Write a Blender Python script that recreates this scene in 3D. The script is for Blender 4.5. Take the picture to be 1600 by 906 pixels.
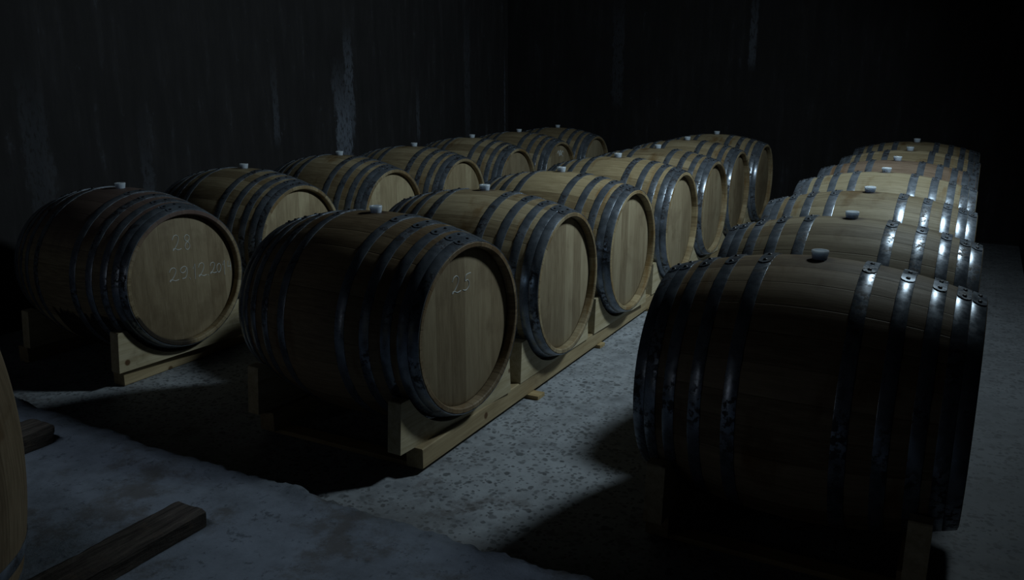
import bpy, bmesh, math, random
from mathutils import Vector, Matrix, noise
random.seed(7)
for o in list(bpy.data.objects):
    bpy.data.objects.remove(o)
S = bpy.context.scene
COL = S.collection
PI = math.pi

# ------------------------------------------------------------------ camera
cam_d = bpy.data.cameras.new('camera')
cam = bpy.data.objects.new('camera', cam_d)
COL.objects.link(cam)
F_PX, YAW, PITCH, ROLL = 1342.8, 0.4952, 0.2475, -0.002
cam_d.sensor_width = 36.0
cam_d.lens = 36.0 * F_PX / 1600.0
cam_d.clip_start = 0.05
fw = Vector((-math.sin(YAW) * math.cos(PITCH), math.cos(YAW) * math.cos(PITCH), -math.sin(PITCH)))
rt = Vector((math.cos(YAW), math.sin(YAW), 0))
up = rt.cross(fw)
r2 = math.cos(ROLL) * rt + math.sin(ROLL) * up
u2 = -math.sin(ROLL) * rt + math.cos(ROLL) * up
mw = Matrix((r2, u2, -fw)).transposed().to_4x4()
mw.translation = Vector((0, 0, 1.4927))
cam.matrix_world = mw
S.camera = cam

# ------------------------------------------------------------------ light and exposure
S.view_settings.view_transform = 'Standard'
S.view_settings.look = 'None'
S.view_settings.exposure = 0.0
S.view_settings.gamma = 1.0
S.view_settings.use_curve_mapping = False
w = bpy.data.worlds.new('world')
S.world = w
w.use_nodes = True
w.node_tree.nodes['Background'].inputs[0].default_value = (0.55, 0.75, 1.0, 1)
w.node_tree.nodes['Background'].inputs[1].default_value = 0.0


def aim(o, target):
    d = Vector(target) - o.location
    o.rotation_euler = d.to_track_quat('-Z', 'Y').to_euler()


def light(name, kind, loc, target, power, color, **kw):
    d = bpy.data.lights.new(name, kind)
    d.energy = power
    d.color = color
    for k, v in kw.items():
        setattr(d, k, v)
    o = bpy.data.objects.new(name, d)
    COL.objects.link(o)
    o.location = loc
    aim(o, target)
    return o


# ceiling lamp above the right-hand row, shining across the cellar
light('ceiling_lamp', 'SPOT', (0.18, 4.95, 2.955), (-2.9, 5.05, 0.4), 225, (0.80, 0.96, 1.0),
      spot_size=math.radians(157), spot_blend=1.0, shadow_soft_size=0.2)
# dim fill added behind the camera to lift the barrel sides facing it
light('low_front_fill', 'AREA', (-4.2, -3.0, 1.15), (-1.5, 2.6, 0.5), 3.2, (0.9, 0.95, 1.0),
      shape='RECTANGLE', size=0.9, size_y=1.9)
# lamp of the front room, cut off at the slab edge by an added header
light('front_room_lamp', 'AREA', (-2.3, 0.11, 3.35), (-2.3, 0.6, 0.0), 27, (0.74, 0.87, 1.0),
      shape='RECTANGLE', size=2.6, size_y=0.09)

# ------------------------------------------------------------------ helpers
def link(name, bm, mat, parent=None, smooth=False):
    me = bpy.data.meshes.new(name)
    bm.normal_update()
    bm.to_mesh(me)
    bm.free()
    if smooth:
        me.polygons.foreach_set('use_smooth', [True] * len(me.polygons))
        try:
            me.set_sharp_from_angle(angle=math.radians(32))
        except Exception:
            pass
    me.materials.append(mat)
    o = bpy.data.objects.new(name, me)
    COL.objects.link(o)
    if parent:
        o.parent = parent
    return o


def empty(name, loc, rz=0.0):
    o = bpy.data.objects.new(name, None)
    o.empty_display_size = 0.1
    COL.objects.link(o)
    o.location = loc
    o.rotation_euler = (0, 0, rz)
    return o


def tag(o, label=None, cat=None, group=None, kind=None):
    if label: o['label'] = label
    if cat: o['category'] = cat
    if group: o['group'] = group
    if kind: o['kind'] = kind
    return o


def box(bm, x0, x1, y0, y1, z0, z1, bevel=0.0):
    vs = [bm.verts.new((x, y, z)) for x in (x0, x1) for y in (y0, y1) for z in (z0, z1)]
    fs = [(0, 1, 3, 2), (4, 6, 7, 5), (0, 4, 5, 1), (2, 3, 7, 6), (0, 2, 6, 4), (1, 5, 7, 3)]
    faces = [bm.faces.new([vs[i] for i in f]) for f in fs]
    if bevel > 0:
        es = set(e for f in faces for e in f.edges)
        bmesh.ops.bevel(bm, geom=list(es), offset=bevel, segments=2, profile=0.7, affect='EDGES')


def tube(bm, pts, r, n=6):
    rings = []
    for i, p in enumerate(pts):
        a = pts[max(i - 1, 0)]
        b = pts[min(i + 1, len(pts) - 1)]
        t = (Vector(b) - Vector(a)).normalized()
        s = t.cross(Vector((1, 0, 0)))
        if s.length < 1e-4:
            s = t.cross(Vector((0, 1, 0)))
        s.normalize()
        q = t.cross(s)
        rings.append([bm.verts.new(Vector(p) + r * (math.cos(2 * PI * k / n) * s + math.sin(2 * PI * k / n) * q)) for k in range(n)])
    for a, b in zip(rings, rings[1:]):
        for k in range(n):
            bm.faces.new((a[k], a[(k + 1) % n], b[(k + 1) % n], b[k]))
    bm.faces.new(rings[0][::-1])
    bm.faces.new(rings[-1])


# ------------------------------------------------------------------ material helpers
class NT:
    def __init__(self, name):
        self.m = bpy.data.materials.new(name)
        self.m.use_nodes = True
        self.t = self.m.node_tree
        self.n = self.t.nodes
        self.n.clear()
        self.out = self.n.new('ShaderNodeOutputMaterial')
        self.b = self.n.new('ShaderNodeBsdfPrincipled')
        self.t.links.new(self.b.outputs[0], self.out.inputs[0])

    def set(self, sock, v):
        if hasattr(v, 'is_linked') or isinstance(v, bpy.types.NodeSocket):
            self.t.links.new(v, sock)
        else:
            sock.default_value = v

    def node(self, typ, ins=None, out=0, **props):
        nd = self.n.new(typ)
        for k, v in props.items():
            setattr(nd, k, v)
        for k, v in (ins or {}).items():
            self.set(nd.inputs[k], v)
        return nd.outputs[out]

    def math(self, op, a, b=0.0, c=None, clamp=False):
        nd = self.n.new('ShaderNodeMath')
        nd.operation = op
        nd.use_clamp = clamp
        self.set(nd.inputs[0], a)
        self.set(nd.inputs[1], b)
        if c is not None: self.set(nd.inputs[2], c)
        return nd.outputs[0]

    def obj(self):
        return self.node('ShaderNodeTexCoord', out=3)

    def sep(self, v):
        nd = self.n.new('ShaderNodeSeparateXYZ')
        self.set(nd.inputs[0], v)
        return nd.outputs

    def comb(self, x, y, z):
        return self.node('ShaderNodeCombineXYZ', {0: x, 1: y, 2: z})

    def noise(self, vec, scale, detail=4, rough=0.55, out=0):
        return self.node('ShaderNodeTexNoise', {'Vector': vec, 'Scale': scale, 'Detail': detail, 'Roughness': rough}, out=out)

    def rnd(self):
        return self.node('ShaderNodeObjectInfo', out=5)

    def ramp(self, fac, stops, interp='LINEAR'):
        nd = self.n.new('ShaderNodeValToRGB')
        nd.color_ramp.interpolation = interp
        el = nd.color_ramp.elements
        while len(el) < len(stops): el.new(0.5)
        for e, (p, c) in zip(el, stops):
            e.position = p
            e.color = (c[0], c[1], c[2], 1) if not isinstance(c, (int, float)) else (c, c, c, 1)
        self.set(nd.inputs[0], fac)
        return nd.outputs[0]

    def smooth(self, v, a, b):
        return self.node('ShaderNodeMapRange', {'Value': v, 'From Min': a, 'From Max': b}, interpolation_type='SMOOTHSTEP')

    def mix(self, fac, a, b, blend='MIX'):
        nd = self.n.new('ShaderNodeMix')
        nd.data_type = 'RGBA'
        nd.blend_type = blend
        self.set(nd.inputs[0], fac)
        for i, v in ((6, a), (7, b)):
            if isinstance(v, (tuple, list)): v = (v[0], v[1], v[2], 1)
            self.set(nd.inputs[i], v)
        return nd.outputs[2]

    def val(self, col, v):
        return self.mix(1.0, col, self.comb(v, v, v), 'MULTIPLY')

    def finish(self, col, rough=0.6, metal=0.0, bump=None, strength=0.3, dist=0.005, spec=None):
        if isinstance(col, (tuple, list)): col = (col[0], col[1], col[2], 1)
        self.set(self.b.inputs['Base Color'], col)
        self.set(self.b.inputs['Roughness'], rough)
        self.set(self.b.inputs['Metallic'], metal)
        if spec is not None: self.set(self.b.inputs['Specular IOR Level'], spec)
        if bump is not None:
            bn = self.node('ShaderNodeBump', {'Height': bump, 'Strength': strength, 'Distance': dist})
            self.t.links.new(bn, self.b.inputs['Normal'])
        return self.m


OAK_A, OAK_B, OAK_C = (0.18, 0.138, 0.082), (0.305, 0.248, 0.155), (0.42, 0.355, 0.235)


def oak_staves(name, tint=(1, 1, 1), stain=False):
    k = NT(name)
    o = k.obj()
    x, y, z = k.sep(o)[0:3]
    rnd = k.rnd()
    ang = k.math('ARCTAN2', y, z)
    u = k.math('ADD', k.math('MULTIPLY', ang, 28 / (2 * PI)), 14.0)
    sid = k.math('FLOOR', k.math('ADD', u, 0.0))
    fr = k.math('FRACT', u)
    wn = k.node('ShaderNodeTexWhiteNoise', {'Vector': k.comb(sid, k.math('MULTIPLY', rnd, 91.0), 0.0)}, out=0, noise_dimensions='2D')
    gv = k.comb(k.math('MULTIPLY', x, 2.4), k.math('ADD', k.math('MULTIPLY', ang, 9.0), k.math('MULTIPLY', sid, 3.7)), k.math('MULTIPLY', rnd, 40.0))
    g1 = k.noise(gv, 4.0, 6, 0.62)
    g2 = k.noise(k.comb(k.math('MULTIPLY', x, 3.0), k.math('MULTIPLY', ang, 60.0), rnd), 3.0, 3, 0.6)
    blot = k.noise(k.comb(k.math('MULTIPLY', x, 2.0), y, k.math('ADD', z, k.math('MULTIPLY', rnd, 33.0))), 3.2, 4, 0.55)
    f = k.math('ADD', k.math('MULTIPLY', g1, 0.75), k.math('MULTIPLY', k.math('SUBTRACT', wn, 0.5), 0.34))
    f = k.math('ADD', f, k.math('MULTIPLY', k.math('SUBTRACT', g2, 0.5), 0.35))
    col = k.ramp(f, [(0.18, OAK_A), (0.42, OAK_B), (0.68, OAK_C)])
    col = k.mix(k.smooth(blot, 0.56, 0.72), col, k.mix(1.0, col, (0.62, 0.50, 0.38), 'MULTIPLY'))
    # rusty brown tide marks either side of the end hoops
    ax = k.math('ABSOLUTE', x)
    rust = k.math('MULTIPLY', k.smooth(ax, 0.18, 0.36), k.smooth(k.noise(k.comb(k.math('MULTIPLY', x, 6.0), y, k.math('ADD', z, k.math('MULTIPLY', rnd, 11.0))), 4.5, 5, 0.65), 0.46, 0.66))
    col = k.mix(k.math('MULTIPLY', rust, 0.65), col, (0.205, 0.12, 0.042))
    # spilled-wine ring round the bung
    dd = k.math('SQRT', k.math('ADD', k.math('POWER', x, 2.0), k.math('POWER', y, 2.0)))
    ring = k.math('MULTIPLY', k.math('SUBTRACT', 1.0, k.smooth(k.math('ADD', dd, k.math('MULTIPLY', blot, 0.05)), 0.055, 0.09)), k.smooth(z, 0.1, 0.2))
    col = k.mix(k.math('MULTIPLY', ring, 0.75), col, (0.05, 0.032, 0.025))
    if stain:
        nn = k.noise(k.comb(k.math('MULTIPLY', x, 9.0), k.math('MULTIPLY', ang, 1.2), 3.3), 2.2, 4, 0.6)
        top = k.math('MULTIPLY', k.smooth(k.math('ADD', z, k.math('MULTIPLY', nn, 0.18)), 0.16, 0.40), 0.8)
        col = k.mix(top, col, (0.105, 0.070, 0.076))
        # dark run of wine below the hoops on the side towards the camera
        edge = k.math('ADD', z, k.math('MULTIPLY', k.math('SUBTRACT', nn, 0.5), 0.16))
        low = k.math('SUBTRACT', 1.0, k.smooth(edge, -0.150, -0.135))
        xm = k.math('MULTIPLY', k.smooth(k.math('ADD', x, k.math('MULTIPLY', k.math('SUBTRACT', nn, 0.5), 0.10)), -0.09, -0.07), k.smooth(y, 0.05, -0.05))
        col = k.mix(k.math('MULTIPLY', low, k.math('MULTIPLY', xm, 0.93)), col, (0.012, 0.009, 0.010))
    col = k.mix(1.0, col, tint, 'MULTIPLY')
    # joints between staves
    e = k.math('MINIMUM', fr, k.math('SUBTRACT', 1.0, fr))
    jt = k.math('SUBTRACT', 1.0, k.smooth(e, 0.0, 0.035))
    col = k.mix(k.math('MULTIPLY', jt, 0.35), col, (0.06, 0.04, 0.02))
    h = k.math('SUBTRACT', k.math('MULTIPLY', g2, 0.4), jt)
    return k.finish(col, k.ramp(g1, [(0.2, 0.68), (0.8, 0.52)]), 0.0, h, 0.35, 0.002, spec=0.25)


def oak_head(name, tint=(1, 1, 1)):
    k = NT(name)
    x, y, z = k.sep(k.obj())[0:3]
    rnd = k.rnd()
    u = k.math('ADD', k.math('MULTIPLY', y, 10.5), k.math('MULTIPLY', rnd, 7.0))
    u = k.math('ADD', u, 20.0)
    sid = k.math('FLOOR', u)
    fr = k.math('FRACT', u)
    wn = k.node('ShaderNodeTexWhiteNoise', {'Vector': k.comb(sid, k.math('MULTIPLY', rnd, 57.0), 0.0)}, out=0, noise_dimensions='2D')
    g1 = k.noise(k.comb(k.math('MULTIPLY', rnd, 30.0), k.math('ADD', k.math('MULTIPLY', y, 9.0), k.math('MULTIPLY', sid, 2.1)), k.math('MULTIPLY', z, 1.4)), 4.0, 6, 0.6)
    g2 = k.noise(k.comb(rnd, k.math('MULTIPLY', y, 60.0), k.math('MULTIPLY', z, 3.5)), 4.0, 3, 0.6)
    f = k.math('ADD', k.math('MULTIPLY', g1, 0.7), k.math('MULTIPLY', k.math('SUBTRACT', wn, 0.5), 0.34))
    f = k.math('ADD', f, k.math('MULTIPLY', k.math('SUBTRACT', g2, 0.5), 0.45))
    f = k.math('ADD', f, 0.08)
    col = k.ramp(f, [(0.15, (0.19, 0.15, 0.096)), (0.42, (0.29, 0.24, 0.16)), (0.7, (0.375, 0.325, 0.225))])
    blot = k.noise(k.comb(k.math('MULTIPLY', rnd, 12.0), y, z), 5.0, 4, 0.6)
    col = k.mix(k.math('MULTIPLY', k.smooth(blot, 0.50, 0.68), 0.5), col, (0.165, 0.125, 0.08))
    col = k.mix(1.0, col, tint, 'MULTIPLY')
    e = k.math('MINIMUM', fr, k.math('SUBTRACT', 1.0, fr))
    jt = k.math('SUBTRACT', 1.0, k.smooth(e, 0.0, 0.02))
    col = k.mix(k.math('MULTIPLY', jt, 0.4), col, (0.08, 0.055, 0.03))
    return k.finish(col, 0.62, 0.0, k.math('SUBTRACT', k.math('MULTIPLY', g2, 0.4), jt), 0.25, 0.0015, spec=0.25)


def galvanised(name):
    k = NT(name)
    o = k.obj()
    x, y, z = k.sep(o)[0:3]
    rnd = k.rnd()
    v = k.comb(k.math('MULTIPLY', x, 1.0), y, k.math('ADD', z, k.math('MULTIPLY', rnd, 20.0)))
    n1 = k.noise(v, 14.0, 5, 0.6)
    n2 = k.noise(v, 45.0, 4, 0.65)
    n3 = k.noise(v, 6.0, 3, 0.5)
    col = k.ramp(n1, [(0.30, (0.13, 0.155, 0.19)), (0.52, (0.21, 0.245, 0.30)), (0.72, (0.31, 0.355, 0.425))])
    dirt = k.math('MULTIPLY', k.smooth(n2, 0.47, 0.56), k.smooth(n3, 0.48, 0.60))
    col = k.mix(dirt, col, (0.035, 0.035, 0.042))
    rough = k.math('ADD', k.math('MULTIPLY', n2, 0.34), k.math('MULTIPLY', dirt, 0.3))
    rough = k.math('ADD', rough, k.math('MULTIPLY', n1, 0.26))
    metal = k.math('SUBTRACT', 0.62, k.math('MULTIPLY', dirt, 0.4))
    return k.finish(col, rough, metal, n2, 0.12, 0.002)


def pine(name, a=(0.30, 0.215, 0.105), b=(0.46, 0.36, 0.20), axis='y'):
    k = NT(name)
    x, y, z = k.sep(k.obj())[0:3]
    rnd = k.rnd()
    if axis == 'x': x, y = y, x
    if axis == 'face':           # blocks: grain along y on the broad face
        pass
    g = k.noise(k.comb(k.math('MULTIPLY', x, 14.0), k.math('MULTIPLY', y, 1.1), k.math('ADD', k.math('MULTIPLY', z, 14.0), k.math('MULTIPLY', rnd, 30.0))), 2.2, 5, 0.6)
    g2 = k.noise(k.comb(k.math('MULTIPLY', x, 60.0), k.math('MULTIPLY', y, 2.5), k.math('ADD', k.math('MULTIPLY', z, 60.0), rnd)), 2.0, 3, 0.6)
    f = k.math('ADD', k.math('MULTIPLY', g, 0.8), k.math('MULTIPLY', k.math('SUBTRACT', g2, 0.5), 0.4))
    col = k.ramp(f, [(0.25, a), (0.6, b)])
    kn = k.node('ShaderNodeTexVoronoi', {'Vector': k.comb(k.math('MULTIPLY', x, 1.0), y, k.math('ADD', z, k.math('MULTIPLY', rnd, 9.0))), 'Scale': 5.0}, out=0)
    col = k.mix(k.math('SUBTRACT', 1.0, k.smooth(kn, 0.05, 0.10)), col, (0.10, 0.055, 0.025))
    dirt = k.smooth(k.noise(k.comb(x, y, z), 5.0, 5, 0.65), 0.52, 0.75)
    col = k.mix(k.math('MULTIPLY', dirt, 0.5), col, (0.14, 0.10, 0.06))
    return k.finish(col, 0.7, 0.0, g2, 0.3, 0.002, spec=0.2)


def old_wood(name):
    k = NT(name)
    x, y, z = k.sep(k.obj())[0:3]
    g = k.noise(k.comb(k.math('MULTIPLY', x, 22.0), k.math('MULTIPLY', y, 2.2), k.math('MULTIPLY', z, 22.0)), 2.0, 6, 0.65)
    n = k.noise(k.comb(x, y, z), 16.0, 5, 0.7)
    col = k.ramp(g, [(0.28, (0.014, 0.012, 0.011)), (0.5, (0.040, 0.034, 0.030)), (0.75, (0.085, 0.073, 0.062))])
    col = k.mix(k.math('MULTIPLY', k.smooth(n, 0.55, 0.75), 0.6), col, (0.075, 0.056, 0.04))
    h = k.math('ADD', g, k.math('MULTIPLY', n, 0.6))
    return k.finish(col, 0.85, 0.0, h, 0.8, 0.012, spec=0.15)


def concrete(name, base, dark, fleck=True, rough_bump=0.25):
    k = NT(name)
    o = k.obj()
    x, y, z = k.sep(o)[0:3]
    n1 = k.noise(o, 1.3, 6, 0.6)
    n2 = k.noise(o, 9.0, 6, 0.68)
    n3 = k.noise(o, 60.0, 3, 0.6)
    f = k.math('ADD', k.math('MULTIPLY', n1, 0.55), k.math('MULTIPLY', n2, 0.45))
    col = k.ramp(f, [(0.34, dark), (0.52, base), (0.70, tuple(c * 1.3 for c in base))])
    h = k.math('ADD', k.math('MULTIPLY', n2, 0.5), k.math('MULTIPLY', n3, 0.25))
    if fleck:
        warp = k.noise(o, 30.0, 2, 0.5, out=1)
        v2 = k.mix(0.03, o, warp, 'ADD')
        for sc, th, lo in ((30.0, 0.33, 0.46), (52.0, 0.36, 0.46), (13.0, 0.20, 0.52)):
            vor = k.n.new('ShaderNodeTexVoronoi')
            k.set(vor.inputs['Vector'], v2)
            vor.inputs['Scale'].default_value = sc
            keep = k.math('GREATER_THAN', k.sep(vor.outputs['Color'])[0], 0.45)
            fl = k.math('MULTIPLY', k.math('SUBTRACT', 1.0, k.smooth(vor.outputs['Distance'], th * 0.8, th * 1.25)), keep)
            # worn patches where the aggregate shows: strongest near the aisle
            fl = k.math('MULTIPLY', fl, k.smooth(n1, lo - 0.14, lo + 0.02))
            shade = k.mix(k.sep(vor.outputs['Color'])[1], tuple(c * 0.25 for c in base), tuple(c * 0.6 for c in base))
            col = k.mix(k.math('MULTIPLY', fl, 0.9), col, shade)
    else:
        sp = k.smooth(k.noise(o, 30.0, 5, 0.75), 0.56, 0.66)
        col = k.mix(k.math('MULTIPLY', sp, 0.55), col, tuple(c * 0.3 for c in dark))
        br = k.smooth(k.noise(o, 3.6, 6, 0.72), 0.50, 0.66)
        col = k.mix(k.math('MULTIPLY', br, 0.75), col, (dark[0] * 0.9, dark[1] * 0.75, dark[2] * 0.6))
    return k, col, h, n2


def floor_mat():
    k, col, h, n2 = concrete('worn_terrazzo_concrete', (0.33, 0.36, 0.405), (0.15, 0.165, 0.19))
    o = k.obj()
    x, y, z = k.sep(o)[0:3]
    # brownish damp dirt trodden in along the front edge and shade painted dark by the right wall
    nz = k.noise(o, 2.4, 6, 0.65)
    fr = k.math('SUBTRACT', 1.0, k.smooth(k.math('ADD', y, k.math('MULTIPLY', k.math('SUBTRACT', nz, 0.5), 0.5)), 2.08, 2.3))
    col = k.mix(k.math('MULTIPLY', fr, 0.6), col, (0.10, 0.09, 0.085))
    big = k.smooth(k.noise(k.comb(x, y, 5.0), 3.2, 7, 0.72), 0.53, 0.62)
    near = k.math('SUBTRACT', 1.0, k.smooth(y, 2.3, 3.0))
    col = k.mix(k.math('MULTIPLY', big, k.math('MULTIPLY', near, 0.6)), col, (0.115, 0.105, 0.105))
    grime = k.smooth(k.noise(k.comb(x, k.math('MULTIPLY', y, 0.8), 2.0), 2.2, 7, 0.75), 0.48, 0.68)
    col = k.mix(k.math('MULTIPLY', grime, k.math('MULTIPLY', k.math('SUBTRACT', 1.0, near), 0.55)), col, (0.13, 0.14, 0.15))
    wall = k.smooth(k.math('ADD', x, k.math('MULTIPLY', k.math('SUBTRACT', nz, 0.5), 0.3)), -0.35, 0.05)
    col = k.mix(k.math('MULTIPLY', wall, 0.8), col, (0.042, 0.044, 0.050))  # dimness of the right aisle, put into the floor colour
    return k.finish(col, k.ramp(n2, [(0.3, 0.55), (0.7, 0.8)]), 0.0, h, 0.45, 0.006, spec=0.3)


def slab_mat():
    k, col, h, n2 = concrete('dusty_blue_grey_concrete', (0.115, 0.133, 0.162), (0.065, 0.074, 0.088), fleck=False)
    return k.finish(col, 0.85, 0.0, h, 0.9, 0.012, spec=0.2)


def wall_mat(name, streaks=(), base=0.024, patches=1.0, blue=1.0):
    """blackened lime plaster; streaks = (along, width, z0, z1, strength) pale runs where the black has washed off"""
    k = NT(name)
    o = k.obj()
    x, y, z = k.sep(o)[0:3]
    al = k.math('ADD', x, y)             # x is constant on the left wall, y on the back wall
    vs = k.noise(k.comb(k.math('MULTIPLY', al, 7.0), k.math('MULTIPLY', z, 0.9), 0.0), 1.6, 6, 0.62)
    n1 = k.noise(k.comb(al, z, 4.0), 1.4, 5, 0.6)
    n2 = k.noise(k.comb(k.math('MULTIPLY', al, 1.6), z, 1.0), 6.0, 6, 0.7)
    n3 = k.noise(k.comb(k.math('MULTIPLY', al, 3.0), z, 7.0), 16.0, 4, 0.7)
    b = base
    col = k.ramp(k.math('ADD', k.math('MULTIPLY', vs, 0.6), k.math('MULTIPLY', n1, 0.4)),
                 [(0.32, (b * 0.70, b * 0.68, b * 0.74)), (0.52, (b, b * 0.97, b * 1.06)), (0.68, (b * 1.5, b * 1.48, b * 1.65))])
    pale = (0.12, 0.14, 0.18)
    m = k.math('MULTIPLY', k.smooth(vs, 0.56, 0.70), k.smooth(n2, 0.50, 0.66))
    m = k.math('MULTIPLY', m, 0.26 * patches)
    m2 = k.math('MULTIPLY', k.smooth(n2, 0.62, 0.70), k.math('MULTIPLY', k.smooth(n3, 0.52, 0.64), 0.55 * patches))
    m = k.math('MAXIMUM', m, m2)
    for (c, wd, z0, z1, st) in streaks:
        wob = k.math('MULTIPLY', k.math('SUBTRACT', n2, 0.5), wd * 1.1)
        d = k.math('ABSOLUTE', k.math('ADD', k.math('SUBTRACT', al, c), wob))
        s = k.math('SUBTRACT', 1.0, k.smooth(d, wd * 0.38, wd * 0.56))
        s = k.math('MULTIPLY', s, k.math('MULTIPLY', k.smooth(z, z0 - 0.12, z0 + 0.05), k.math('SUBTRACT', 1.0, k.smooth(k.math('ADD', z, k.math('MULTIPLY', n1, 0.5)), z1 - 0.1, z1 + 0.5))))
        s = k.math('MULTIPLY', s, k.smooth(n3, 0.34, 0.52))
        m = k.math('MAXIMUM', m, k.math('MULTIPLY', s, st))
    col = k.mix(m, col, pale)
    return k.finish(col, 0.85, 0.0, k.math('ADD', n2, k.math('MULTIPLY', n3, 0.4)), 0.4, 0.008, spec=0.2)


M_STAVES = oak_staves('oak_staves')
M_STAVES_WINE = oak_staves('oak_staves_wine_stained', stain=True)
M_STAVES_PINK = oak_staves('oak_staves_pinkish', tint=(0.66, 0.60, 0.72))
M_STAVES_GREY = oak_staves('oak_staves_weathered', tint=(0.68, 0.63, 0.63))
M_STAVES_PALE = oak_staves('oak_staves_pale', tint=(1.12, 1.1, 1.04))
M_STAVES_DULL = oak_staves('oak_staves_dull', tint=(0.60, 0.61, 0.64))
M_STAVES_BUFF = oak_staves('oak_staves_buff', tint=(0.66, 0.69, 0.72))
M_HEAD = oak_head('oak_head')
M_HEAD_GREY = oak_head('oak_head_weathered', tint=(0.84, 0.81, 0.78))
M_HEAD_PALE = oak_head('oak_head_pale', tint=(1.25, 1.25, 1.2))
M_STEEL = galvanised('galvanised_steel')
k = NT('dark_rivet_steel'); M_RIVET = k.finish((0.03, 0.032, 0.038), 0.45, 0.6)
k = NT('milky_silicone')
k.b.inputs['Subsurface Weight'].default_value = 1.0
k.b.inputs['Subsurface Radius'].default_value = (0.03, 0.03, 0.03)
k.b.inputs['Subsurface Scale'].default_value = 1.0
M_BUNG = k.finish((0.50, 0.58, 0.69), 0.4, 0.0)
k = NT('white_chalk'); M_CHALK = k.finish((0.60, 0.64, 0.66), 0.95, 0.0, spec=0.0)
M_PINE = pine('pine_runner', (0.27, 0.205, 0.115), (0.43, 0.35, 0.215))
M_PINE_BLOCK = pine('pine_block', (0.38, 0.32, 0.20), (0.56, 0.50, 0.36))
M_PINE_X = pine('pine_cross_slat', axis='x')
M_OLD = old_wood('grey_old_timber')
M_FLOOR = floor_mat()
M_SLAB = slab_mat()
M_WALL_L = wall_mat('blackened_plaster_left', streaks=(
    (6.05 - 4.94, 0.23, 0.5, 1.35, 0.95), (6.15 - 4.94, 0.12, 1.0, 1.75, 0.55), (7.2 - 4.94, 0.06, 0.9, 1.3, 0.35),
    (8.15 - 4.94, 0.12, 0.8, 2.0, 0.16), (5.22 - 4.94, 0.07, 1.0, 1.45, 0.3), (3.96 - 4.94, 0.10, 0.6, 1.05, 0.25),
    (3.2 - 4.94, 0.18, 0.6, 1.4, 0.16), (8.985 - 4.94, 0.03, 0.6, 1.6, 0.5)))
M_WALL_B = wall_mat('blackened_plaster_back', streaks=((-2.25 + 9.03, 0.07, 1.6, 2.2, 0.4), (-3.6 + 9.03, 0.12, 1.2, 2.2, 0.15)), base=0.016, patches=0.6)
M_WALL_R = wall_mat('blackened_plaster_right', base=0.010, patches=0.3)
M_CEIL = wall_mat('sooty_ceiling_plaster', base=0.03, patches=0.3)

# ------------------------------------------------------------------ the room
XL, XR, YB, ZC = -4.95, 0.40, 9.08, 3.8
YF = 0.9           # unseen wall added overhead to stop the front lamp at the slab edge
HEAD_Z = 2.0        # underside of this light blocker


def room_box(name, mat, *b):
    bm = bmesh.new()
    box(bm, *b)
    return tag(link(name, bm, mat), kind='structure')


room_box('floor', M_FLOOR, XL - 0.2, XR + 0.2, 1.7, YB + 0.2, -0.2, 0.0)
room_box('wall_left', M_WALL_L, XL - 0.2, XL, -3.4, YB + 0.2, -0.2, ZC)
wb = room_box('wall_back', M_WALL_B, XL, XR, YB, YB + 0.2, -0.2, ZC)
for v in wb.data.vertices:               # the end wall is a little out of square
    v.co.y -= 0.40 * (v.co.x - XL) / (XR - XL)
room_box('wall_right', M_WALL_R, XR, XR + 0.2, -3.4, YB + 0.2, -0.2, ZC)
room_box('ceiling', M_CEIL, XL - 0.2, XR + 0.2, -3.4, YB + 0.2, ZC, ZC + 0.2)
room_box('light_blocking_header', M_CEIL, XL, XR, YF, YF + 0.2, HEAD_Z, ZC)  # out of view, added to block light
room_box('wall_rear', M_CEIL, XL, XR, -3.4, -3.2, -0.2, ZC)

# raised slab in front with a broken, crumbling edge
SLAB = 0.12
bm = bmesh.new()
xs = [XL + (XR - XL) * i / 420 for i in range(421)]
prof = [(-3.2, 0), (1.0, 0), (1.6, 0), (1.8, 0), (1.9, 0), (1.94, 0.0), (1.97, 0.0), (2.0, -0.001), (2.025, -0.003), (2.045, -0.007), (2.06, -0.014), (2.075, -0.03), (2.085, -0.06), (2.09, -0.12)]
rows = []
for x in xs:
    e = 0.030 * noise.noise((x * 1.7, 0.3, 0)) + 0.022 * noise.noise((x * 6.0, 1.3, 0)) + 0.012 * noise.noise((x * 22.0, 2.3, 0))
    col_ = []
    for j, (yy, dz) in enumerate(prof):
        wgt = max(0.0, min(1.0, (yy - 1.8) / 0.25))
        lin = -0.040 - 0.035 * (x + 2.0)
        zz = SLAB + dz
        if 4 <= j < len(prof) - 1:
            zz += (0.010 * noise.noise((x * 14, yy * 14, 0)) + 0.006 * noise.noise((x * 40, yy * 40, 3))) * (0.3 + wgt)
            zz = min(zz, SLAB + 0.006)
        col_.append(bm.verts.new((x, yy + (e + lin) * wgt + (0.006 * noise.noise((x * 30, yy * 30, 9)) * wgt if j > 6 else 0), max(zz, 0.0))))
    rows.append(col_)
for a, b in zip(rows, rows[1:]):
    for j in range(len(prof) - 1):
        bm.faces.new((a[j], b[j], b[j + 1], a[j + 1]))
lo = [[bm.verts.new((r[j].co.x, r[j].co.y, -0.2)) for j in (0, -1)] for r in (rows[0], rows[-1])]
bm.faces.new((lo[0][0], lo[0][1], lo[1][1], lo[1][0]))
tag(link('concrete_slab', bm, M_SLAB, smooth=True), kind='structure')

# ------------------------------------------------------------------ barrel
RB, RH, HL = 0.426, 0.346, 0.475
NST, SEG = 28, 4


def rad(t):
    return RB - (RB - RH) * (abs(t) / HL) ** 2.0


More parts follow.
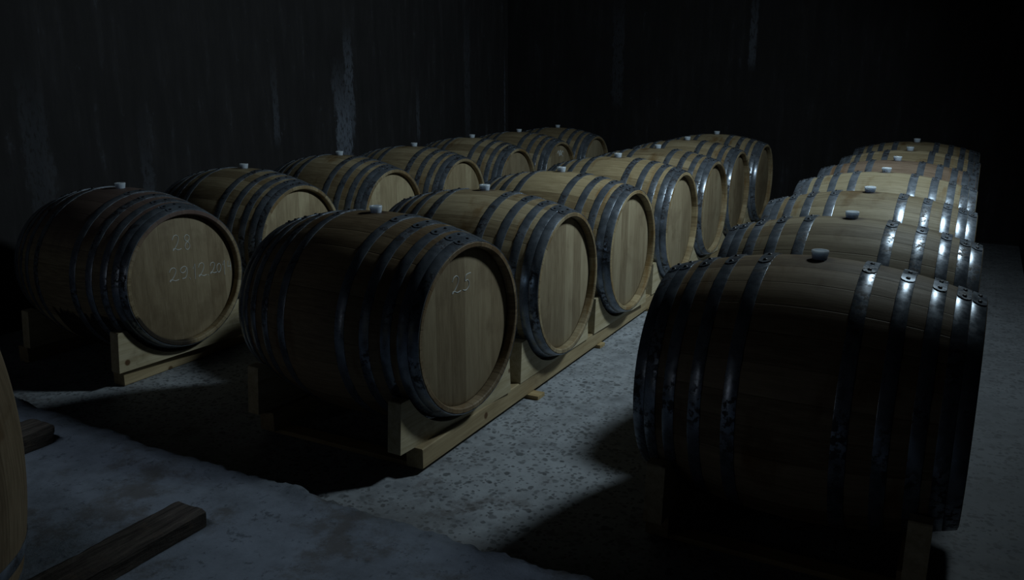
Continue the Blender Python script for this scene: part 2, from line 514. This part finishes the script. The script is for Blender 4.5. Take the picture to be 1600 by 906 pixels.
def staves_bm():
    bm = bmesh.new()
    n = NST * SEG
    ts = [-HL + 2 * HL * i / 44 for i in range(45)]
    sec = []
    ri = RH - 0.026
    # from one inner croze, out round the rim, over the bilge, back in at the other end
    sec += [(-0.436, ri + 0.002, 0), (-0.455, ri, 0), (-HL + 0.004, ri + 0.003, 0), (-HL, ri + 0.007, 0), (-HL, RH - 0.004, 1)]
    sec += [(t, rad(t) if 0 < i < 44 else RH - 0.0015, 1) for i, t in enumerate(ts)]
    sec[5] = (-HL + 0.003, RH, 1)
    sec[-1] = (HL - 0.003, RH, 1)
    sec += [(HL, RH - 0.004, 1), (HL, ri + 0.007, 0), (HL - 0.004, ri + 0.003, 0), (0.455, ri, 0), (0.436, ri + 0.002, 0)]
    rings = []
    for (t, r, ext) in sec:
        ring = []
        for k in range(n):
            a = 2 * PI * k / n
            # flat-ish staves with a fine groove at every joint
            ph = (k % SEG) / SEG
            rr = r - (0.0016 if (ext and k % SEG == 0) else 0.0)
            ring.append(bm.verts.new((t, rr * math.sin(a), rr * math.cos(a))))
        rings.append(ring)
    for a, b in zip(rings, rings[1:]):
        for k in range(n):
            bm.faces.new((a[k], a[(k + 1) % n], b[(k + 1) % n], b[k]))
    return bm


def head_bm(s):
    bm = bmesh.new()
    n = 96
    R = RH - 0.025
    x_out, x_in = s * 0.440, s * 0.418
    prof = [(x_in, 0.0), (x_in, R), (x_out - s * 0.006, R + 0.001), (x_out, R - 0.014), (x_out, 0.0)]
    c0 = bm.verts.new((x_in, 0, 0))
    c1 = bm.verts.new((x_out, 0, 0))
    rings = []
    for (x, r) in prof[1:4]:
        rings.append([bm.verts.new((x, r * math.sin(2 * PI * k / n), r * math.cos(2 * PI * k / n))) for k in range(n)])
    for k in range(n):
        q = (k + 1) % n
        bm.faces.new((c0, rings[0][k], rings[0][q]))
        for a, b in zip(rings, rings[1:]):
            bm.faces.new((a[k], b[k], b[q], a[q]))
        bm.faces.new((rings[2][k], c1, rings[2][q]))
    bmesh.ops.recalc_face_normals(bm, faces=bm.faces[:])
    return bm


LAP0, LAP1 = math.radians(-11), math.radians(12)


def hoop_bm(t0, t1):
    """steel band with a riveted, round-ended lap near the top"""
    bm = bmesh.new()
    n = 120
    th = 0.0023
    def ring(t, off):
        return [bm.verts.new((t, (rad(t) + off) * math.sin(2 * PI * k / n), (rad(t) + off) * math.cos(2 * PI * k / n))) for k in range(n)]
    e = 0.0012
    tm = (t0 + t1) / 2
    R = [ring(t0, -0.001), ring(t0, th - 0.0006), ring(t0 + e, th), ring(tm, th), ring(t1 - e, th), ring(t1, th - 0.0006), ring(t1, -0.001)]
    for a, b in zip(R, R[1:]):
        for k in range(n):
            bm.faces.new((a[k], a[(k + 1) % n], b[(k + 1) % n], b[k]))
    # the lap: second layer with half-round ends
    w = (t1 - t0) / 2 - 0.001
    m = 26
    rows = []
    for i in range(m + 1):
        f = i / m
        ang = LAP0 + (LAP1 - LAP0) * f
        d = min(f, 1 - f) * (LAP1 - LAP0) * RB       # distance from the nearer end
        hw = w if d >= w else math.sqrt(max(1e-6, w * w - (w - d) ** 2))
        hw = max(hw, 0.004)
        row = []
        for tt, off in ((tm - hw, th - 0.0005), (tm - hw, th + 0.0032), (tm + hw, th + 0.0032), (tm + hw, th - 0.0005)):
            r = rad(tt) + off
            row.append(bm.verts.new((tt, r * math.sin(ang), r * math.cos(ang))))
        rows.append(row)
    for a, b in zip(rows, rows[1:]):
        for j in range(3):
            bm.faces.new((a[j], b[j], b[j + 1], a[j + 1]))
    bm.faces.new(rows[0])
    bm.faces.new(rows[-1][::-1])
    bmesh.ops.recalc_face_normals(bm, faces=bm.faces[:])
    return bm


def rivet_bm(t, ang):
    bm = bmesh.new()
    r0, n = 0.0068, 12
    base = rad(t) + 0.0058
    N = Vector((0, math.sin(ang), math.cos(ang)))
    A = Vector((1, 0, 0))
    B = N.cross(A)
    c = Vector((t, 0, 0)) + N * base
    prof = [(r0, -0.0005), (r0, 0.0014), (r0 * 0.72, 0.0032), (r0 * 0.35, 0.0040)]
    rings = [[bm.verts.new(c + N * h + r * (math.cos(2 * PI * k / n) * A + math.sin(2 * PI * k / n) * B)) for k in range(n)] for r, h in prof]
    for a, b in zip(rings, rings[1:]):
        for k in range(n):
            bm.faces.new((a[k], a[(k + 1) % n], b[(k + 1) % n], b[k]))
    bm.faces.new(rings[-1])
    bm.faces.new(rings[0][::-1])
    bmesh.ops.recalc_face_normals(bm, faces=bm.faces[:])
    return bm


def bung_bm():
    bm = bmesh.new()
    n = 28
    zt = RB
    prof = [(0.018, zt - 0.02), (0.0225, zt - 0.002), (0.0262, zt + 0.021), (0.0268, zt + 0.0245), (0.0255, zt + 0.027), (0.019, zt + 0.027), (0.0175, zt + 0.0245)]
    rings = [[bm.verts.new((r * math.cos(2 * PI * k / n), r * math.sin(2 * PI * k / n), z)) for k in range(n)] for r, z in prof]
    for a, b in zip(rings, rings[1:]):
        for k in range(n):
            bm.faces.new((a[k], a[(k + 1) % n], b[(k + 1) % n], b[k]))
    bm.faces.new(rings[-1])
    bm.faces.new(rings[0][::-1])
    bmesh.ops.recalc_face_normals(bm, faces=bm.faces[:])
    return bm


HOOPS = [(0.133, 0.175), (0.241, 0.281), (0.328, 0.367), (0.393, 0.4325), (0.4335, 0.473)]


def make_barrel(name):
    root = empty(name, (0, 0, 0))
    link('staves', staves_bm(), M_STAVES, root, smooth=True)
    for s in (1, -1):
        link('head', head_bm(s), M_HEAD, root, smooth=True)
    for s in (1, -1):
        for (a, b) in HOOPS:
            t0, t1 = (a, b) if s > 0 else (-b, -a)
            h = link('hoop', hoop_bm(t0, t1), M_STEEL, root, smooth=True)
            for q in (0.13, 0.52):
                link('rivet', rivet_bm((t0 + t1) / 2, LAP0 + (LAP1 - LAP0) * q), M_RIVET, h, smooth=True)
    bg = link('bung', bung_bm(), M_BUNG, root, smooth=True)
    bg['label'] = 'milky white silicone bung'
    return root


def children(o):
    return [c for c in ALLOBJ if c.parent == o]


def copy_tree(o, parent=None):
    c = o.copy()
    COL.objects.link(c)
    c.parent = parent
    for ch in KIDS.get(o, []):
        copy_tree(ch, c)
    return c


proto = make_barrel('oak_barrel')
KIDS = {}
for ob in list(COL.objects):
    if ob.parent: KIDS.setdefault(ob.parent, []).append(ob)

AXZ = 0.500
ROWS = {
    'L': [(-3.927, 2.972, -3.07, -0.012), (-4.043, 3.945, -1.19, -0.008), (-4.024, 4.863, -0.24, 0), (-4.030, 5.788, 0.73, -0.006), (-4.033, 6.715, 0.26, 0.003), (-4.041, 7.622, -0.39, 0), (-4.059, 8.551, -0.15, -0.008)],
    'M': [(-2.167, 2.831, -3.34, 0.01), (-2.155, 3.701, 0.19, 0), (-2.152, 4.587, -1.02, 0.004), (-2.169, 5.546, 0, 0.008), (-2.187, 6.405, -0.31, 0.002), (-2.229, 7.313, 0, 0.004), (-2.214, 8.188, -0.19, 0)],
    'R': [(-0.404, 2.779, -0.21, 0), (-0.421, 3.646, 0, 0), (-0.449, 4.512, 0, 0), (-0.460, 5.377, 0, 0.008), (-0.473, 6.237, 0, 0), (-0.459, 7.098, 0, 0), (-0.469, 7.961, 0, 0.004)],
}
LAB = {
    'L': ['oak barrel chalked 28 and 29.12.2014 on its head, wine-stained, beside the left wall',
          'oak barrel directly behind the one chalked 28, beside the left wall',
          'second oak barrel behind the one chalked 28, beside the left wall, its head pale',
          'fourth oak barrel from the front in the row along the left wall',
          'fifth oak barrel from the front in the row along the left wall',
          'oak barrel with a chalk scribble on its head, second from last beside the left wall',
          'rearmost oak barrel of the row along the left wall, near the dark corner'],
    'M': ['oak barrel chalked 25 on its head, foremost in the middle row',
          'oak barrel directly behind the one chalked 25 in the middle row',
          'second oak barrel behind the one chalked 25 in the middle row',
          'fourth oak barrel from the front in the middle row',
          'fifth oak barrel from the front in the middle row',
          'oak barrel second from last in the middle row',
          'rearmost oak barrel of the middle row, its grey head before the black back wall'],
    'R': ['dark shadowed oak barrel foremost in the right row, showing its whole side',
          'oak barrel with a brown drip stain, directly behind the big dark one at right',
          'third oak barrel from the front in the right row, with brightly glinting hoops',
          'pale oak barrel in the middle of the right row, fourth from the front',
          'pinkish oak barrel fifth from the front in the right row',
          'oak barrel second from last in the right row',
          'rearmost oak barrel of the right row, before the black back wall'],
}
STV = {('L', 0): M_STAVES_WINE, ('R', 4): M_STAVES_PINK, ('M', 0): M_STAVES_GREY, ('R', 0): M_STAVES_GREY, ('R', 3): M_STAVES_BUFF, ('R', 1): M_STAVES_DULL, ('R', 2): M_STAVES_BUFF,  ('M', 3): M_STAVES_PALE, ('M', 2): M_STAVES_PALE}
BARREL = {}
first = True
for row in 'MLR':
    for i, (x, y, a, dz) in enumerate(ROWS[row]):
        if first:
            o = proto
            first = False
        else:
            o = copy_tree(proto)
        o.location = (x, y, AXZ + dz)
        o.rotation_euler = (math.radians(random.uniform(-2.0, 2.0)) if i else 0, 0, math.radians(a))
        tag(o, LAB[row][i], 'barrel', 'oak barrels lying in three rows')
        BARREL[(row, i)] = o
up_b = copy_tree(proto)
up_b.location = (-2.275, 0.825, SLAB + HL + 0.001)
up_b.rotation_euler = (0, PI / 2, math.radians(200))
tag(up_b, 'oak barrel standing upright on the slab, cut off by the left edge of the photo', 'barrel')
# this one has no hoops close to its middle
for c in [c for c in COL.objects if c.parent == up_b and c.name.startswith('hoop')]:
    if abs(sum(v.co.x for v in c.data.vertices) / len(c.data.vertices)) < 0.2:
        for g in [g for g in COL.objects if g.parent == c]:
            bpy.data.objects.remove(g)
        bpy.data.objects.remove(c)
KIDS2 = {}
for ob in list(COL.objects):
    if ob.parent: KIDS2.setdefault(ob.parent, []).append(ob)


def swap_mat(root, kind, mat):
    for c in KIDS2[root]:
        if c.name.split('.')[0] == kind:
            c.data = c.data.copy()
            c.data.materials[0] = mat


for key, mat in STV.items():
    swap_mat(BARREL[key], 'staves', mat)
for key in (('L', 0), ('M', 0), ('M', 6), ('M', 5)):
    swap_mat(BARREL[key], 'head', M_HEAD_GREY)
for key in (('L', 1), ('L', 2), ('L', 3)):
    swap_mat(BARREL[key], 'head', M_HEAD_PALE)
swap_mat(up_b, 'staves', M_STAVES_GREY)

# chalk writing on the heads -------------------------------------------------
G = {
    '2': [[(0.05, 0.72), (0.22, 0.93), (0.5, 1.0), (0.72, 0.88), (0.72, 0.66), (0.55, 0.40), (0.25, 0.14), (0.02, 0.02), (0.12, 0.14), (0.35, 0.10), (0.62, 0.01), (1.0, 0.05)]],
    '5': [[(0.98, 1.0), (0.45, 0.94), (0.36, 0.60), (0.62, 0.62), (0.80, 0.42), (0.72, 0.16), (0.42, 0.0), (0.08, 0.08)]],
    '8': [[(0.72, 0.86), (0.45, 1.0), (0.2, 0.85), (0.28, 0.64), (0.58, 0.46), (0.70, 0.20), (0.46, 0.0), (0.18, 0.14), (0.26, 0.40), (0.62, 0.62), (0.72, 0.86)]],
    '9': [[(0.84, 0.86), (0.55, 1.0), (0.18, 0.88), (0.10, 0.66), (0.32, 0.50), (0.64, 0.58), (0.84, 0.86), (0.84, 0.45), (0.62, 0.06), (0.22, 0.02)]],
    '1': [[(0.25, 0.68), (0.62, 1.0), (0.50, 0.0)]],
    '0': [[(0.55, 1.0), (0.18, 0.74), (0.12, 0.30), (0.40, 0.0), (0.76, 0.22), (0.84, 0.70), (0.55, 1.0)]],
    '4': [[(0.30, 1.0), (0.12, 0.46), (0.85, 0.44)], [(0.80, 0.86), (0.70, 0.0)]],
    '.': [[(0.35, 0.95), (0.65, 0.05)]],
    '~': [[(0.0, 0.5), (0.2, 0.9), (0.3, 0.3), (0.5, 0.95), (0.6, 0.2), (0.78, 0.8), (1.0, 0.6)], [(0.3, 0.1), (0.55, 0.5), (0.9, 0.0)]],
}


def catmull(p, sub=5):
    out = []
    for i in range(len(p) - 1):
        a, b, c, d = p[max(i - 1, 0)], p[i], p[i + 1], p[min(i + 2, len(p) - 1)]
        for s in range(sub):
            t = s / sub
            out.append(tuple(0.5 * (2 * b[j] + (c[j] - a[j]) * t + (2 * a[j] - 5 * b[j] + 4 * c[j] - d[j]) * t * t + (3 * b[j] - a[j] - 3 * c[j] + d[j]) * t ** 3) for j in (0, 1)))
    out.append(p[-1])
    return out


def chalk(root, cells, r=0.0017):
    head = [c for c in KIDS2[root] if c.name.split('.')[0] == 'head' and c.data.vertices[0].co.x > 0][0]
    for ch, y0, y1, z0, z1 in cells:
        bm = bmesh.new()
        for st in G[ch]:
            pts = catmull(st) if len(st) > 3 else st
            tube(bm, [(0.4402, y0 + (y1 - y0) * u, z0 + (z1 - z0) * v) for u, v in pts], r, 6)
        o = link({'.': 'chalk_dot', '~': 'chalk_scribble'}.get(ch, 'chalk_digit'), bm, M_CHALK, head)
        o['label'] = 'white chalk handwriting'


chalk(BARREL[('L', 0)], [('2', -0.050, 0.002, 0.145, 0.222), ('8', 0.014, 0.070, 0.138, 0.214),
      ('2', -0.086, -0.030, -0.008, 0.060), ('9', -0.022, 0.030, -0.006, 0.056), ('.', 0.030, 0.042, -0.018, -0.008),
      ('1', 0.048, 0.088, -0.022, 0.058), ('2', 0.090, 0.140, -0.016, 0.054), ('.', 0.143, 0.155, -0.022, -0.012),
      ('2', 0.164, 0.206, -0.014, 0.044), ('0', 0.204, 0.240, -0.016, 0.032), ('1', 0.240, 0.272, -0.037, 0.042), ('4', 0.274, 0.307, -0.022, 0.034)], r=0.0018)
chalk(BARREL[('M', 0)], [('2', -0.086, -0.026, 0.152, 0.220), ('5', -0.018, 0.044, 0.150, 0.214)], r=0.0017)
chalk(BARREL[('L', 5)], [('~', -0.03, 0.11, 0.20, 0.265)], r=0.003)

# ------------------------------------------------------------------ cradle racks
RUN = {'L': (0.002, 0.085), 'M': (0.019, 0.102), 'R': (0.019, 0.102)}
BX0, BX1 = 0.348, 0.410          # block, measured along the barrel from its middle
RX0, RX1 = 0.340, 0.417          # runner


def block_bm(yc, zc, x0, x1, RUN_Z1):
    """plank on edge, its top cut to the curve of the barrel"""
    bm = bmesh.new()
    R = rad(BX0) + 0.0042
    half = 0.393
    ztop = zc - 0.205
    tip = math.sqrt(R * R - 0.205 ** 2)
    pts = [(-half, RUN_Z1), (half, RUN_Z1), (half - 0.014, ztop - 0.004), (half - 0.018, ztop)]
    n = 28
    for i in range(n + 1):
        yy = tip - 2 * tip * i / n
        pts.append((yy, max(zc - math.sqrt(R * R - yy * yy), RUN_Z1 + 0.004)))
    pts += [(-half + 0.018, ztop), (-half + 0.014, ztop - 0.004)]
    a = [bm.verts.new((x0, yc + p[0], p[1])) for p in pts]
    b = [bm.verts.new((x1, yc + p[0], p[1])) for p in pts]
    m = len(pts)
    for i in range(m):
        q = (i + 1) % m
        bm.faces.new((a[i], a[q], b[q], b[i]))
    bm.faces.new(a[::-1])
    bm.faces.new(b)
    bmesh.ops.recalc_face_normals(bm, faces=bm.faces[:])
    bmesh.ops.triangulate(bm, faces=[f for f in bm.faces if len(f.verts) > 4])
    return bm


RLAB = {'L': 'pale timber cradle rack under the barrels beside the left wall',
        'M': 'pale timber cradle rack under the middle row of barrels',
        'R': 'timber cradle rack in shadow under the right row of barrels'}
Y0 = {'L': 2.60, 'M': 2.50, 'R': 2.46}
for row in 'MLR':
    xm = sum(b[0] for b in ROWS[row]) / 7
    x_first = ROWS[row][0][0]
    ys = Y0[row]
    RUN_Z0, RUN_Z1 = RUN[row]
    ye = ROWS[row][-1][1] + 0.36
    rk = empty('barrel_rack', (xm, ys, 0))
    tag(rk, RLAB[row], 'barrel rack')
    inv = Vector((-xm, -ys, 0))

    def part(name, bm, mat):
        bmesh.ops.translate(bm, verts=bm.verts[:], vec=inv)
        return link(name, bm, mat, rk)
    for s in (1, -1):
        bm = bmesh.new()
        # one long runner that follows the slight drift of the row
        L = ROWS[row]
        xa = (L[0][0] + L[1][0]) / 2 if row != 'M' else L[1][0]
        xb = (L[-1][0] + L[-2][0]) / 2
        n = 24
        prof = [(RX0, RUN_Z0), (RX1 - 0.004, RUN_Z0), (RX1, RUN_Z0 + 0.004), (RX1, RUN_Z1 - 0.004), (RX1 - 0.004, RUN_Z1), (RX0, RUN_Z1)]
        rings = []
        for i in range(n + 1):
            yy = ys + (ye - ys) * i / n
            xx = xa + (xb - xa) * i / n
            rings.append([bm.verts.new((xx + s * px + 0.0015 * noise.noise((yy * 3, s, 0)), yy, pz)) for px, pz in prof])
        for a, b in zip(rings, rings[1:]):
            for j in range(6):
                bm.faces.new((a[j], a[(j + 1) % 6], b[(j + 1) % 6], b[j]))
        bm.faces.new(rings[0]); bm.faces.new(rings[-1][::-1])
        bmesh.ops.recalc_face_normals(bm, faces=bm.faces[:])
        part('runner', bm, M_PINE)
    # cross slats on the floor below the runners, the ends peeping out
    m = 0
    yy = ys + (0.03 if row != 'L' else 0.45)
    while yy < ye:
        bm = bmesh.new()
        f = (yy + 0.035 - ys) / (ye - ys)
        xx = xa + (xb - xa) * f
        ext = [0.0, 0.055, 0.02, 0.045][m % 4]
        if row == 'L':                       # here the slats lie between the runners
            box(bm, xx - RX0 + 0.001, xx + RX0 - 0.001, yy, yy + 0.07, 0.0, 0.03, 0.002)
        else: box(bm, xx - RX1 - ext, xx + RX1 + ext - (0.06 if m == 0 else 0), yy, yy + 0.07, 0.0, RUN_Z0, 0.002)
        part('cross_slat', bm, M_PINE_X)
        yy += 0.86
        m += 1
    for i, (x, y, a, dz) in enumerate(ROWS[row]):
        for s in (1, -1):
            x0, x1 = sorted((s * BX0, s * BX1))
            bm = block_bm(0.0, AXZ + dz, x0, x1, RUN_Z1)
            bmesh.ops.rotate(bm, verts=bm.verts[:], cent=(0, 0, 0), matrix=Matrix.Rotation(math.radians(a), 3, 'Z'))
            bmesh.ops.translate(bm, verts=bm.verts[:], vec=(x, y, 0))
            part('cradle_block', bm, M_PINE_BLOCK)

# ------------------------------------------------------------------ loose timbers on the slab
def timber(name, x0, x1, y0, y1, h, label, rz, chip):
    cx, cy = (x0 + x1) / 2, (y0 + y1) / 2
    bm = bmesh.new()
    nx, ny, nz = 8, 40, 4
    hx, hy = (x1 - x0) / 2, (y1 - y0) / 2
    grid = {}
    def V(i, j, kk):
        key = (i, j, kk)
        if key not in grid:
            px, py, pz = -hx + 2 * hx * i / nx, -hy + 2 * hy * j / ny, h * kk / nz
            px += 0.004 * noise.noise((px * 20, py * 5, pz * 20)) + 0.003 * noise.noise((py * 18, pz * 30, chip))
            pz += (0.005 * noise.noise((px * 25, py * 6, chip)) + 0.0025 * noise.noise((px * 60, py * 30, chip + 5))) if kk == nz else 0
            if kk == nz and i in (0, nx): pz -= 0.006
            if kk == nz and j == ny: pz -= 0.010 + 0.012 * abs(noise.noise((px * 25, chip, 0)))
            if j == ny: py += 0.012 * noise.noise((px * 22, pz * 40, chip + 2))
            if j == ny and i == nx: py -= 0.012; px -= 0.006
            grid[key] = bm.verts.new((px, py, pz))
        return grid[key]
    for j in range(ny):
        for i in range(nx):
            bm.faces.new((V(i, j, nz), V(i + 1, j, nz), V(i + 1, j + 1, nz), V(i, j + 1, nz)))
            bm.faces.new((V(i, j, 0), V(i, j + 1, 0), V(i + 1, j + 1, 0), V(i + 1, j, 0)))
        for kk in range(nz):
            bm.faces.new((V(0, j, kk), V(0, j, kk + 1), V(0, j + 1, kk + 1), V(0, j + 1, kk)))
            bm.faces.new((V(nx, j, kk), V(nx, j + 1, kk), V(nx, j + 1, kk + 1), V(nx, j, kk + 1)))
    for i in range(nx):
        for kk in range(nz):
            bm.faces.new((V(i, 0, kk), V(i + 1, 0, kk), V(i + 1, 0, kk + 1), V(i, 0, kk + 1)))
            bm.faces.new((V(i, ny, kk), V(i, ny, kk + 1), V(i + 1, ny, kk + 1), V(i + 1, ny, kk)))
    bmesh.ops.recalc_face_normals(bm, faces=bm.faces[:])
    o = link(name, bm, M_OLD)
    for p in o.data.polygons: p.use_smooth = False
    o.location = (cx, cy, SLAB + 0.002)
    o.rotation_euler = (0, 0, rz)
    return tag(o, label, 'timber', 'weathered timbers lying on the slab')


timber('wooden_beam', -2.125, -1.99, 1.15, 1.69, 0.055, 'long weathered grey plank lying on the slab in the left foreground', 0.0, 1.0)
timber('wooden_beam', -3.13, -2.995, 1.25, 1.865, 0.076, 'short-looking grey beam end sticking out from behind the upright barrel', 0.0, 4.0)
